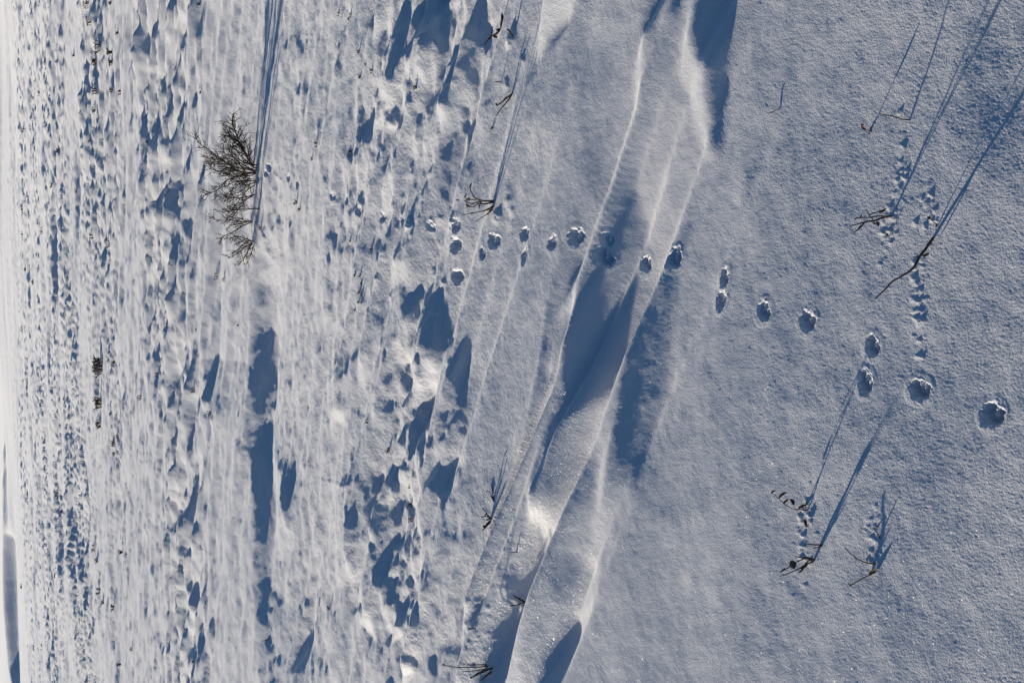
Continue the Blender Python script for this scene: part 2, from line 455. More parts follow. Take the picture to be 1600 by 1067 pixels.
# ------------------------------------------------------------------ materials
def new_mat(name):
    m = bpy.data.materials.new(name); m.use_nodes = True
    return m, m.node_tree.nodes, m.node_tree.links, m.node_tree.nodes["Principled BSDF"]

def snow_material():
    m, n, L, b = new_mat("snow")
    b.inputs["Roughness"].default_value = 0.55
    b.inputs["Specular IOR Level"].default_value = 0.35
    b.inputs["Sheen Weight"].default_value = 0.65
    b.inputs["Sheen Roughness"].default_value = 0.6
    geo = n.new("ShaderNodeNewGeometry")
    t1 = n.new("ShaderNodeTexNoise"); t1.inputs["Scale"].default_value = 250; t1.inputs["Detail"].default_value = 2.5; t1.inputs["Roughness"].default_value = .6
    t2 = n.new("ShaderNodeTexNoise"); t2.inputs["Scale"].default_value = 3.0; t2.inputs["Detail"].default_value = 3
    t3 = n.new("ShaderNodeTexVoronoi"); t3.inputs["Scale"].default_value = 420
    for t in (t1, t2, t3): L.new(geo.outputs["Position"], t.inputs["Vector"])
    ramp = n.new("ShaderNodeValToRGB")
    ramp.color_ramp.elements[0].position = .3; ramp.color_ramp.elements[0].color = (.83, .845, .87, 1)
    ramp.color_ramp.elements[1].position = .7; ramp.color_ramp.elements[1].color = (.87, .875, .88, 1)
    L.new(t2.outputs["Fac"], ramp.inputs["Fac"]); L.new(ramp.outputs["Color"], b.inputs["Base Color"])
    b1 = n.new("ShaderNodeBump"); b1.inputs["Strength"].default_value = 1.0; b1.inputs["Distance"].default_value = 0.0012
    L.new(t1.outputs["Fac"], b1.inputs["Height"])
    # coarser, wind-packed crust on the ground farther out
    t4 = n.new("ShaderNodeTexNoise"); t4.inputs["Scale"].default_value = 62; t4.inputs["Detail"].default_value = 3; t4.inputs["Roughness"].default_value = .65
    L.new(geo.outputs["Position"], t4.inputs["Vector"])
    ln = n.new("ShaderNodeVectorMath"); ln.operation = 'LENGTH'; L.new(geo.outputs["Position"], ln.inputs[0])
    mr = n.new("ShaderNodeMapRange"); mr.inputs["From Min"].default_value = 2.0; mr.inputs["From Max"].default_value = 4.2
    mr.inputs["To Min"].default_value = 0.0; mr.inputs["To Max"].default_value = 1.0
    L.new(ln.outputs["Value"], mr.inputs["Value"])
    b2 = n.new("ShaderNodeBump"); b2.inputs["Distance"].default_value = 0.0045
    L.new(mr.outputs[0], b2.inputs["Strength"]); L.new(t4.outputs["Fac"], b2.inputs["Height"])
    L.new(b1.outputs["Normal"], b2.inputs["Normal"])
    L.new(b2.outputs["Normal"], b.inputs["Normal"])
    # glints of single ice grains
    sub = n.new("ShaderNodeVectorMath"); sub.operation = 'SUBTRACT'; sub.inputs[1].default_value = (.5, .5, .5)
    sc = n.new("ShaderNodeVectorMath"); sc.operation = 'SCALE'; sc.inputs["Scale"].default_value = 1.5
    ad = n.new("ShaderNodeVectorMath"); ad.operation = 'ADD'
    no = n.new("ShaderNodeVectorMath"); no.operation = 'NORMALIZE'
    L.new(t3.outputs["Color"], sub.inputs[0]); L.new(sub.outputs[0], sc.inputs[0]); L.new(sc.outputs[0], ad.inputs[0])
    L.new(geo.outputs["Normal"], ad.inputs[1]); L.new(ad.outputs[0], no.inputs[0])
    b.inputs["Coat Weight"].default_value = 0.075
    b.inputs["Coat Roughness"].default_value = 0.22
    b.inputs["Coat IOR"].default_value = 1.31
    L.new(no.outputs[0], b.inputs["Coat Normal"])
    return m
SNOW = snow_material()

def plain_mat(name, c0, c1, scale, rough=0.8, bump=0.0):
    m, n, L, b = new_mat(name)
    b.inputs["Roughness"].default_value = rough
    tc = n.new("ShaderNodeTexCoord")
    t = n.new("ShaderNodeTexNoise"); t.inputs["Scale"].default_value = scale; t.inputs["Detail"].default_value = 4
    L.new(tc.outputs["Object"], t.inputs["Vector"])
    r = n.new("ShaderNodeValToRGB")
    r.color_ramp.elements[0].position = .3; r.color_ramp.elements[0].color = (*c0, 1)
    r.color_ramp.elements[1].position = .72; r.color_ramp.elements[1].color = (*c1, 1)
    L.new(t.outputs["Fac"], r.inputs["Fac"]); L.new(r.outputs["Color"], b.inputs["Base Color"])
    if bump:
        bp = n.new("ShaderNodeBump"); bp.inputs["Distance"].default_value = bump
        L.new(t.outputs["Fac"], bp.inputs["Height"]); L.new(bp.outputs["Normal"], b.inputs["Normal"])
    return m
BARK = plain_mat("dark_bark", (.028, .02, .016), (.075, .055, .042), 180, .75, .0006)
BARK_FAR = plain_mat("brown_bark", (.05, .034, .024), (.13, .09, .06), 60, .8)
SHRUB = plain_mat("shrub_bark", (.04, .026, .018), (.12, .078, .05), 90, .8)
LEAF = plain_mat("dry_brown_leaf", (.045, .018, .012), (.12, .045, .022), 120, .6, .0005)
LEAF_RED = plain_mat("dry_reddish_leaf", (.07, .018, .012), (.17, .05, .025), 140, .55, .0005)
LEAF_OLIVE = plain_mat("dry_olive_leaf", (.05, .04, .015), (.15, .11, .04), 140, .6, .0005)

# ------------------------------------------------------------------ paw prints: fine dishes let into the sheet
PRINTS = [  # px, py, half width (image x), half height (image y), depth, label bits
    (1551, 648, 19, 24, .030, 1), (1438, 609, 16, 20, .026, 2), (1352, 597, 13, 22, .024, 2), (1364, 541, 12, 19, .022, 1),
    (1262, 502, 13, 20, .024, 1), (1194, 486, 11, 18, .022, 2), (1127, 470, 10, 18, .022, 1), (1132, 434, 9, 17, .020, 1),
    (1052, 404, 14, 19, .027, 1), (1010, 412, 9, 16, .022, 1), (943, 403, 10, 15, .036, 1), (950, 376, 7, 12, .020, 1),
    (901, 370, 10, 14, .024, 1), (864, 379, 7, 13, .020, 2), (819, 400, 8, 14, .020, 1), (821, 366, 7, 13, .020, 1),
    (771, 376, 7, 14, .022, 1), (754, 396, 5, 11, .018, 2), (712, 383, 9, 13, .03, 0), (712, 352, 8, 12, .026, 2),
    (714, 432, 7, 14, .026, 0), (672, 353, 5, 10, .028, 0), (641, 345, 6, 10, .03, 0), (629, 344, 4, 9, .025, 0),
    (599, 340, 5, 9, .025, 0), (561, 330, 4, 9, .024, 0), (541, 312, 4, 8, .022, 0), (518, 306, 4, 8, .022, 0),
    (465, 288, 3, 8, .024, 0), (451, 278, 3, 8, .022, 0), (421, 262, 3, 7, .03, 0), (415, 271, 3, 6, .03, 0), (403, 280, 2, 6, .025, 0),
]
print_meshes = []
class Paw:
    def __init__(self, px, py, hw, hh, depth, toes):
        self.px, self.py, self.depth, self.toes = px, py, depth, toes
        x, y, z = hit(px, py); self.x, self.y = x, y
        dist = math.sqrt(x * x + y * y + (CAM_H - z) ** 2)
        mpp = math.cos(math.atan2(CAM_H, math.hypot(x, y)) - PITCH) * dist / FPX
        self.ra = (.9 if px > 1000 else 1) * hh * mpp                                    # across the view
        self.rb = (.9 if px > 1000 else 1) * hw * mpp / max(.25, (CAM_H - z) / dist)     # along the view
        th = math.atan2(x, y)
        self.ax = np.array([math.cos(th), -math.sin(th)]); self.ay = np.array([math.sin(th), math.cos(th)])
    def q(self, X, Y):
        u = ((X - self.x) * self.ax[0] + (Y - self.y) * self.ax[1]) / self.ra
        v = ((X - self.x) * self.ay[0] + (Y - self.y) * self.ay[1]) / self.rb
        an = np.arctan2(v, u)
        return u, v, np.hypot(u, v) / (1 + .09 * np.sin(2 * an + self.px) + .07 * np.sin(3 * an + self.py) + .045 * np.sin(7 * an + 2 * self.px))
    def carve(self, X, Y):
        u, v, q = self.q(X, Y); depth = self.depth; px, py = self.px, self.py
        l = ((X - self.x) * LIGHT[0] + (Y - self.y) * LIGHT[1]) / self.ra
        m = ((X - self.x) * PERP[0] + (Y - self.y) * PERP[1]) / self.ra
        q = q + .10 * perlin(u * 2.6 + px, v * 2.6 + py, 19) + .05 * perlin(u * 7 + px, v * 7 + py, 18)
        d = -depth * .8 * (1 - smooth(.45, 1.05, q)) * (1 - .2 * l)
        for t in range(self.toes):
            c = .12 if self.toes == 1 else -.2 + .55 * t
            d = d + depth * .6 * np.exp(-((m + c - .16 * l + .1 * perlin(l * 2, l * 0 + px, 5)) / .11) ** 2) * smooth(-.55, .1, l) * (1 - smooth(.75, 1., q))
        d = np.minimum(d, -depth * .06 * (1 - smooth(.8, 1., q)))
        d = d + depth * .02 * np.exp(-((q - 1.14) / .10) ** 2) * (.6 + 1.2 * perlin(u * 3 + px, v * 3 + py, 9))
        return d + depth * .13 * perlin(u * 3.5 + py, v * 3.5 + px, 3) * (1 - smooth(.9, 1.1, q))
PAWS = [Paw(p[0], p[1], p[2], p[3], p[4] * (.42 if p[0] < 700 else .85 if p[0] < 960 else 1), p[5]) for p in PRINTS]
for k_, p in enumerate(PAWS):
    NA = 72
    cell_ = .00258 * max(math.hypot(p.x, p.y), 1.2) ** 1.24
    OUT = 1.6 + 2.6 * cell_ / min(p.ra, p.rb)
    rr = np.concatenate([np.linspace(0.045, 1.2, 24), np.linspace(1.28, OUT, 8)])
    RA, AN = np.meshgrid(rr, np.linspace(0, 2 * np.pi, NA, endpoint=False), indexing='ij')
    X = p.x + RA * (np.cos(AN) * p.ra * p.ax[0] + np.sin(AN) * p.rb * p.ay[0])
    Y = p.y + RA * (np.cos(AN) * p.ra * p.ax[1] + np.sin(AN) * p.rb * p.ay[1])
    def surf(X, Y):
        Z = ground(X.ravel(), Y.ravel()).reshape(X.shape)
        D = p.carve(X, Y)
        for o in PAWS:
            if o is not p and math.hypot(o.x - p.x, o.y - p.y) < 3 * (max(o.ra, o.rb) + max(p.ra, p.rb)):
                D2 = o.carve(X, Y); D = np.where(np.abs(D2) > np.abs(D), D2, D)
        return Z + D
    Z = surf(X, Y) + 0.0005 + .0002 * (k_ % 2) - 0.0016 * smooth(1.3, OUT, RA) - .002 * smooth(OUT - .1, OUT, RA)
    c = surf(np.array([[p.x]]), np.array([[p.y]]))[0, 0] + .0005
    verts = [(p.x, p.y, c)] + list(zip(X.ravel(), Y.ravel(), Z.ravel()))
    faces = [(0, 1 + j, 1 + (j + 1) % NA) for j in range(NA)]
    for i in range(X.shape[0] - 1):
        for j in range(NA):
            j2 = (j + 1) % NA
            faces.append((1 + i * NA + j, 1 + (i + 1) * NA + j, 1 + (i + 1) * NA + j2, 1 + i * NA + j2))
    print_meshes.append((p.x, p.y, p.ra, p.rb, p.ax, p.ay, p.depth, verts, faces, p.px, p.py))
for x, y, ra, rb, ax, ay, depth, *_ in print_meshes:       # clear the sheet beneath the dishes
    i0, i1, j0, j1 = window(x, y, 1.6 * max(ra, rb))
    dx, dy = GX_[i0:i1, j0:j1] - x, GY_[i0:i1, j0:j1] - y
    q = np.hypot((dx * ax[0] + dy * ax[1]) / ra, (dx * ay[0] + dy * ay[1]) / rb)
    ZZ[i0:i1, j0:j1] -= (depth * 1.4 + .006) * (1 - smooth(1.02, 1.25, q))

def mesh_obj(name, verts, faces, mat, parent=None, smooth_=True):
    me = bpy.data.meshes.new(name)
    me.from_pydata([tuple(map(float, v)) for v in verts], [], faces)
    me.materials.append(mat)
    if smooth_: me.polygons.foreach_set("use_smooth", [True] * len(me.polygons))
    o = bpy.data.objects.new(name, me); col.objects.link(o)
    if parent: o.parent = parent; o.matrix_parent_inverse = parent.matrix_world.inverted()
    return o

def build_sheet():
    ni, nj = ZZ.shape
    co = np.empty((ni * nj, 3), np.float32)
    co[:, 0] = GX_.ravel(); co[:, 1] = GY_.ravel(); co[:, 2] = ZZ.ravel()
    idx = np.arange(ni * nj, dtype=np.int32).reshape(ni, nj)
    q = np.stack([idx[:-1, :-1], idx[:-1, 1:], idx[1:, 1:], idx[1:, :-1]], -1).reshape(-1, 4)
    me = bpy.data.meshes.new("snow_field")
    me.vertices.add(len(co)); me.vertices.foreach_set("co", co.ravel())
    me.loops.add(q.size); me.loops.foreach_set("vertex_index", np.ascontiguousarray(q).ravel())
    me.polygons.add(len(q))
    me.polygons.foreach_set("loop_start", np.arange(0, q.size, 4, dtype=np.int32))
    me.polygons.foreach_set("use_smooth", np.ones(len(q), bool))
    me.update(calc_edges=True)
    me.materials.append(SNOW)
    o = bpy.data.objects.new("snow_field", me); col.objects.link(o)
    o["kind"] = "structure"
    return o
SHEET = build_sheet()
for x, y, ra, rb, ax, ay, depth, verts, faces, px, py in print_meshes:
    mesh_obj("paw_print", verts, faces, SNOW, SHEET)


# ------------------------------------------------------------------ plants
class Frame:
    """upright plane through a spot of the snow, seen square on; turns traced points into real ones"""
    def __init__(self, px, py, lean=0.0, depth=0.0):
        x, y, z = hit(px, py)
        self.b = np.array([x, y, z]); r = math.hypot(x, y)
        self.n = np.array([x / r, y / r, 0.0]); self.lean = lean; self.depth = depth
        self.d0 = r
        dx, dy, dz = ray(px, py)
        self.mpp = (x * 0 + y * CP - (z - CAM_H) * SP) / FPX
    def pt(self, px, py):
        d = np.array(ray(px, py))
        t = self.d0 / (d @ self.n)
        p = np.array([0, 0, CAM_H]) + d * t
        hgt = max(0.0, p[2] - self.b[2])
        k = 1 + (self.depth + self.lean * hgt) / self.d0
        return np.array([0, 0, CAM_H]) + d * t * k

def tube(points, r0, r1, sides=6, V=None, Fc=None):
    V = [] if V is None else V; Fc = [] if Fc is None else Fc
    pts = [np.asarray(p, float) for p in points]
    n = len(pts); start = len(V)
    prev = None
    for i, p in enumerate(pts):
        t = pts[min(i + 1, n - 1)] - pts[max(i - 1, 0)]
        t = t / (np.linalg.norm(t) + 1e-12)
        a = np.cross(t, [0.3, 0.9, 0.31]) if prev is None else prev - t * (prev @ t)
        a = a / (np.linalg.norm(a) + 1e-12); prev = a
        b = np.cross(t, a)
        r = r0 + (r1 - r0) * i / max(1, n - 1)
        for k in range(sides):
            w = 2 * math.pi * k / sides
            V.append(p + r * (math.cos(w) * a + math.sin(w) * b))
    for i in range(n - 1):
        for k in range(sides):
            k2 = (k + 1) % sides
            Fc.append((start + i * sides + k, start + i * sides + k2, start + (i + 1) * sides + k2, start + (i + 1) * sides + k))
    Fc.append(tuple(start + k for k in reversed(range(sides))))
    Fc.append(tuple(start + (n - 1) * sides + k for k in range(sides)))
    return V, Fc

def refine(pts, n=3, jit=0.0):
    """smooth a traced polyline"""
    P_ = [np.array(p, float) for p in pts]
    if len(P_) < 2: return P_
    P_ = [2 * P_[0] - P_[1]] + P_ + [2 * P_[-1] - P_[-2]]
    out = []
    for i in range(1, len(P_) - 2):
        for k in range(n):
            t = k / n
            a, b, c, d = P_[i - 1], P_[i], P_[i + 1], P_[i + 2]
            q = .5 * (2 * b + (c - a) * t + (2 * a - 5 * b + 4 * c - d) * t * t + (3 * b - a - 3 * c + d) * t ** 3)
            out.append(q + np.array([random.gauss(0, jit), random.gauss(0, jit)]))
    out.append(P_[-2])
    return out

def thing(name, label, cat, loc, group=None):
    o = bpy.data.objects.new(name, None); col.objects.link(o)
    o.empty_display_size = 0.02
    o.location = [float(v) for v in loc]
    o["label"] = label; o["category"] = cat
    if group: o["group"] = group
    return o

def child(name, V, Fc, mat, parent, base):
    V = [np.asarray(v) - np.asarray(base) for v in V]
    o = mesh_obj(name, V, Fc, mat)
    o.parent = parent
    return o

def leaf_mesh(fr, px, py, length, ang, wid, bend, curl, turn):
    """a dry leaf: pointed oval, bent along its length, rolled across"""
    Lm = length * fr.mpp
    c = fr.pt(px, py)
    e1 = fr.pt(px + math.cos(ang) * 4, py + math.sin(ang) * 4) - c; e1 /= np.linalg.norm(e1)
    e3 = -fr.n
    e2 = np.cross(e3, e1); e2 /= np.linalg.norm(e2)
    w_ax = math.cos(turn) * e2 + math.sin(turn) * e3
    n_ax = np.cross(e1, w_ax)
    nu, nv = 9, 5
    V, Fc = [], []
    for sgn in (1, -1):
        for i in range(nu):
            u = i / (nu - 1)
            half = wid * Lm * .62 * (math.sin(math.pi * u ** .8) ** .75 + .02)
            for j in range(nv):
                v = -1 + 2 * j / (nv - 1)
                a = bend * (u - .5)
                along = math.sin(a) / max(abs(bend), 1e-3) * (1 if bend >= 0 else -1) * Lm if abs(bend) > 1e-3 else (u - .5) * Lm
                lift = (math.cos(a) - math.cos(bend * .5)) / max(abs(bend), 1e-3) * Lm * (1 if bend > 0 else -1)
                roll = curl * v
                y_ = math.sin(roll) / max(curl, 1e-3) * half
                z_ = (1 - math.cos(roll)) / max(curl, 1e-3) * half
                th = .00025 * (1 - v * v) * sgn + .0003 * math.sin(9 * u + 5 * v)
                V.append(c + e1 * along + e2 * lift + w_ax * y_ + n_ax * (z_ + th))
    o = nu * nv
    for i in range(nu - 1):
        for j in range(nv - 1):
            a, b, c_, d = i * nv + j, i * nv + j + 1, (i + 1) * nv + j + 1, (i + 1) * nv + j
            Fc.append((a, b, c_, d)); Fc.append((o + d, o + c_, o + b, o + a))
    for i in range(nu - 1):
        Fc.append((i * nv, (i + 1) * nv, o + (i + 1) * nv, o + i * nv))
        Fc.append(((i + 1) * nv + nv - 1, i * nv + nv - 1, o + i * nv + nv - 1, o + (i + 1) * nv + nv - 1))
    return V, Fc

def plant(name, label, cat, base, twigs, leaves=(), bark=None, group=None):
    """twigs: (points, base radius px, tip radius px, lean); leaves: (px, py, length px, angle deg, width ratio, bend, material, twig index)"""
    b = hit(*base)
    root = thing(name, label, cat, b, group)
    frames = []
    for pts, r0, r1, lean in twigs:
        grounded = pts[0] is not None
        if base[0] < 830: lean += .4
        if not grounded:
            fr0 = frames[0]; pts = pts[1:]
            fr = Frame.__new__(Frame); fr.__dict__.update(fr0.__dict__); fr.lean = lean
        else:
            fr = Frame(pts[0][0], pts[0][1], lean)
        frames.append(fr)
        q = [fr.pt(*p) for p in refine(pts, 3, .12)]
        if grounded:
            q = [q[0] + np.array([0, 0, -.012])] + q
        V, Fc = tube(q, 1.25 * r0 * fr.mpp, 1.35 * r1 * fr.mpp)
        child("stem", V, Fc, bark or BARK, root, b)
    if not frames: frames = [Frame(*base)]
    for px, py, ln, ang, wid, bend, mat, ti in leaves:
        fr = frames[ti]
        V, Fc = leaf_mesh(fr, px, py, ln, math.radians(ang), wid, bend, 1.0, random.uniform(.2, .9))
        child("leaf", V, Fc, mat, root, b)
    return root

# ---- the bare shrubs on the lip of the drift
def shrub(name, label, stems, base, side_len, dens, group=None):
    b = hit(*base)
    root = thing(name, label, "shrub", b, group)
    f0 = Frame(*base)
    for pts, r0, r1 in stems:
        fr = Frame.__new__(Frame); fr.__dict__.update(f0.__dict__)
        fr.lean = random.uniform(-.5, .5); fr.depth = random.uniform(-.10, .10)
        ln = refine(pts, 4, .25)
        q = [fr.pt(*p) for p in ln]
        V, Fc = tube([q[0] + np.array([0, 0, -.05])] + q, r0 * fr.mpp, r1 * fr.mpp, 5)
        total = sum(np.linalg.norm(ln[i + 1] - ln[i]) for i in range(len(ln) - 1))
        cnt = int(total * dens)
        def side(i, p0, dirv, length, rad, level, fr_):
            a = math.atan2(dirv[1], dirv[0])
            p = np.array(p0, float); path = [p.copy()]
            n = 5
            for k in range(n):
                a += random.gauss(0, .16)
                p = p + np.array([math.cos(a), math.sin(a)]) * length / n
                p[0] -= .04 * length / n
                path.append(p.copy())
            q_ = [fr_.pt(*w) for w in path]
            tube(q_, rad * fr_.mpp, rad * .45 * fr_.mpp, 4, V, Fc)
            if level > 0:
                for _ in range(random.randint(2, 4)):
                    kk = random.randint(1, n - 1)
                    dv = path[kk + 1] - path[kk]
                    t = random.choice((-1, 1)) * random.uniform(.35, .8)
                    dv = np.array([dv[0] * math.cos(t) - dv[1] * math.sin(t), dv[0] * math.sin(t) + dv[1] * math.cos(t)])
                    side(kk, path[kk], dv, length * random.uniform(.35, .65), rad * .7, level - 1, fr_)
        for _ in range(cnt):
            i = random.randint(2, len(ln) - 2)
            dv = ln[i + 1] - ln[i - 1]
            t = random.choice((-1, 1)) * random.uniform(.35, .9)
            dv = np.array([dv[0] * math.cos(t) - dv[1] * math.sin(t), dv[0] * math.sin(t) + dv[1] * math.cos(t)])
            fr_ = Frame.__new__(Frame); fr_.__dict__.update(fr.__dict__); 
            side(i, ln[i], dv, random.uniform(.4, 1.1) * side_len, max(.42, r0 * .34), 1, fr_)
        child("stem", V, Fc, SHRUB, root, b)
    return root

shrub("bare_shrub", "largest bare brown shrub fanning out on the lip of the snow bank", [
    ([(399,269),(384,271),(368,265),(353,255),(340,245),(327,235),(313,225),(306,216)], 1.5, .5),
    ([(353,255),(343,250),(334,247),(326,243)], .8, .4),
    ([(397,270),(385,272),(368,277),(353,283),(346,292),(336,299),(327,302),(317,306)], 1.4, .5),
    ([(398,279),(387,281),(373,288),(361,298),(349,306)], 1.2, .5),
    ([(399,263),(388,248),(379,233),(373,221),(368,206),(363,193),(364,180)], 1.9, .6),
    ([(398,265),(379,235),(366,221),(357,209),(354,199)], 1.3, .5),
    ([(398,264),(384,240),(375,224),(361,215),(352,211)], 1.3, .5),
    ([(397,266),(380,258),(366,247),(357,243),(347,237)], 1.2, .5),
    ([(397,268),(370,262),(356,258),(344,257),(333,257),(321,256)], 1.1, .5),
    ([(397,270),(372,268),(358,262),(344,268),(333,265),(326,264)], 1.1, .5),
    ([(398,262),(386,255),(372,249),(362,237),(356,229)], 1.0, .4),
    ([(398,266),(382,262),(369,254),(360,249),(349,247)], 1.0, .4),
    ([(398,258),(390,244),(386,228),(381,214),(376,201)], 1.0, .4),
    ([(398,272),(384,276),(371,271),(358,273),(344,276)], 1.0, .4),
    ([(398,285),(388,289),(378,298),(366,303),(356,312)], 1.0, .4),
    ([(398,290),(386,297),(379,306),(371,316),(364,324)], 1.0, .4),
    ([(398,283),(381,283),(366,285),(352,292)], 1.0, .4),
    ([(398,262),(383,250),(370,236),(358,226),(350,222)], 1.0, .4),
    ([(398,305),(384,312),(378,321),(368,333),(362,342)], 1.1, .5),
    ([(398,304),(380,309),(366,308),(352,309)], 1.0, .5),
    ([(398,326),(385,327),(368,328),(358,331),(347,333)], 1.0, .45),
], (398, 268), 20, .34)
shrub("bare_shrub", "low bare shrub with long straight twigs beside the largest shrub", [
    ([(397,344),(378,347),(361,344),(339,344),(332,339)], 1.1, .45),
    ([(397,346),(379,353),(366,362),(351,369),(345,374)], 1.1, .45),
    ([(397,345),(380,349),(368,352),(358,351)], .9, .4),
    ([(397,345),(383,345),(372,340),(362,342)], .9, .4),
], (397, 345), 14, .26)
shrub("bare_shrub", "small tufted bare shrub at the near end of the shrub row", [
    ([(397,378),(378,371),(371,370),(360,372),(349,374)], 1.0, .4),
    ([(397,379),(386,384),(377,391),(363,401),(356,404)], 1.1, .4),
    ([(397,380),(390,386),(383,401),(377,409),(371,416)], 1.2, .5),
    ([(397,378),(384,376),(374,378),(367,381)], .9, .4),
    ([(397,380),(394,392),(390,402),(386,412)], .8, .4),
    ([(397,379),(383,380),(371,390),(362,396)], .8, .4),
], (397, 378), 13, .32)

# ---- foreground and middle plants
D, RD, OL = LEAF, LEAF_RED, LEAF_OLIVE
plant("dead_plant", "long thin bowed twig with one clinging dark leaf", "twig", (1456, 374),
      [([(1458,372),(1444,392),(1436,402),(1427,419),(1408,432),(1394,440),(1382,453),(1367,467)], 1.9, .7, -.1),
       ([None,(1444,398),(1438,400),(1427,402)], .8, .5, -.1)],
      [(1447,398,17,-25,.32,.3,D,0)])
plant("fallen_leaf", "small curled russet leaf beside the long bowed twig", "leaf", (1452, 343),
      [([(1466,352),(1460,348),(1455,343)], .8, .5, 0)], [(1451,341,9,35,.6,1.2,RD,0), (1444,337,6,-30,.4,1.0,D,0), (1463,353,6,70,.4,.6,D,0)])
plant("dead_plant", "leafy dark twig pointing away from the camera near the frame's top", "plant", (1392, 338),
      [([(1393,338),(1380,340),(1366,345),(1352,347),(1338,351),(1327,354)], 1.6, .5, .45),
       ([None,(1366,345),(1352,347),(1344,356),(1335,363)], 1.3, .7, .2),
       ([(1391,338),(1372,338),(1356,340),(1338,341)], .9, .5, .1),
       ([None,(1364,343),(1357,335),(1355,331)], .7, .4, .2),
       ([None,(1357,336),(1368,332),(1380,329)], .8, .6, .2)],
      [(1379,329,15,-22,.36,.2,D,4), (1345,338,9,-60,.55,.7,D,0), (1338,341,8,-30,.45,.4,D,0), (1371,350,9,70,.5,1.0,RD,0),
       (1366,350,7,20,.4,1.2,D,0), (1343,354,10,-60,.4,.5,D,1)])
plant("fallen_leaf", "tiny yellowish leaf stuck upright below the leafy dark twig", "leaf", (1388, 369),
      [([(1390,369),(1386,366)], .6, .4, 0)], [(1386,367,8,60,.35,.8,OL,0)])
plant("fallen_leaf", "upright pair of folded russet leaves standing alone", "leaf", (1357, 209),
      [([(1359,210),(1354,206),(1350,202)], .7, .5, 0), ([(1359,208),(1360,204)], .5, .4, 0)],
      [(1349,200,13,52,.42,.7,RD,0), (1360,201,9,-70,.4,.5,RD,1), (1347,195,6,20,.5,1.2,D,0)])
plant("dead_plant", "single bare crooked twig beside two snow crumbs", "twig", (1422, 188),
      [([(1422,188),(1410,187),(1404,185),(1395,182),(1384,180),(1374,178)], 1.0, .5, .6)])
plant("dead_plant", "hair-thin twig near the upper frame edge", "twig", (1218, 171),
      [([(1219,170),(1212,173),(1206,176),(1200,178)], .6, .4, .75)])
plant("dead_plant", "arching twig hung with a row of curled russet leaves", "plant", (1262, 797),
      [([(1262,797),(1252,796),(1240,795),(1230,790),(1224,786),(1216,778),(1207,770)], .8, .4, .5)],
      [(1208,769,10,-30,.4,2.0,RD,0), (1223,774,19,-35,.34,1.6,RD,0), (1228,783,12,-40,.45,1.2,RD,0), (1238,784,12,65,.45,.9,RD,0),
       (1253,791,14,-25,.4,.8,RD,0), (1259,788,13,-80,.34,.6,D,0)])
plant("fallen_leaf", "narrow dark leaf on edge below the arching leafy twig", "leaf", (1260, 822),
      [([(1262,823),(1260,820)], .5, .4, 0)], [(1258,817,14,80,.3,.6,RD,0)])
plant("dead_plant", "bare twig lying level between two leafy plants", "twig", (1284, 852),
      [([(1285,851),(1275,851),(1266,850),(1256,851)], 1.2, .5, .35), ([(1284,853),(1276,855),(1270,856)], 1.0, .5, .35)])
plant("dead_plant", "forked twigs with bunched dark leaves below the level twig", "plant", (1272, 875),
      [([(1273,875),(1262,871),(1253,871),(1243,869)], 1.5, .6, .3), ([(1272,875),(1258,872),(1248,876),(1240,879)], 1.3, .6, .4),
       ([(1271,877),(1258,882),(1248,888),(1232,895),(1219,900)], 1.1, .4, .45), ([None,(1240,879),(1232,886),(1220,893)], .7, .5, .45)],
      [(1238,882,14,70,.7,.7,OL,1), (1223,890,11,-40,.4,.3,D,3), (1257,884,16,-32,.4,.5,D,2), (1262,877,13,-40,.3,.5,D,1), (1252,891,11,-38,.35,.4,D,2)])
plant("fallen_leaf", "folded dark leaf perched on thin stalks casting a short shadow", "leaf", (1376, 840),
      [([(1376,842),(1372,835),(1367,829)], .7, .5, 0), ([(1378,839),(1379,830),(1377,822)], .6, .5, 0)], [(1374,821,14,-20,.55,.9,D,0)])
plant("dead_plant", "broad brown leaf with a bent twig and a bud on a stalk", "plant", (1366, 882),
      [([(1369,881),(1357,880),(1350,878),(1338,872),(1330,865),(1320,856)], 1.1, .5, .72), ([(1362,897),(1350,902),(1338,909),(1331,913)], .8, .6, .72),
       ([(1358,888),(1357,880),(1354,872)], .9, .5, 0)],
      [(1366,892,18,-15,.75,.7,OL,0), (1330,913,8,-10,.6,.6,D,1), (1326,911,5,-60,.5,.4,D,1), (1355,877,11,75,.3,.4,D,2)])
plant("dead_plant", "bushy little dead plant standing beside the line of paw prints", "plant", (770, 318),
      [([(771,314),(757,314),(750,313),(742,309),(738,303),(735,296),(735,290)], 1.2, .5, 0),
       ([(771,315),(752,314),(744,317),(734,318),(728,315)], 1.3, .4, .3), ([(771,316),(757,319),(748,318),(740,323),(731,322),(728,316)], 1.2, .4, -.3),
       ([(770,325),(762,328),(755,330),(748,331),(739,333),(722,336)], 1.1, .4, .3), ([(771,322),(765,326),(757,329)], 1.6, .7, 0),
       ([(770,327),(762,334),(754,339),(743,346)], .8, .4, -.4), ([(769,326),(764,332),(762,336)], 1.0, .5, .4),
       ([None,(752,315),(749,322),(749,326)], 1.0, .5, .2), ([None,(744,313),(735,312),(728,314),(724,314)], .7, .4, -.2), ([None,(744,317),(737,320),(728,325)], .6, .4, .4)],
      [(735,289,9,-60,.5,.5,D,0), (727,306,8,-65,.4,.3,D,8), (715,313,6,10,.4,.3,D,8), (732,311,10,-12,.35,.9,D,1), (731,322,8,30,.4,.6,D,2), (738,333,7,-15,.4,.4,D,3)])
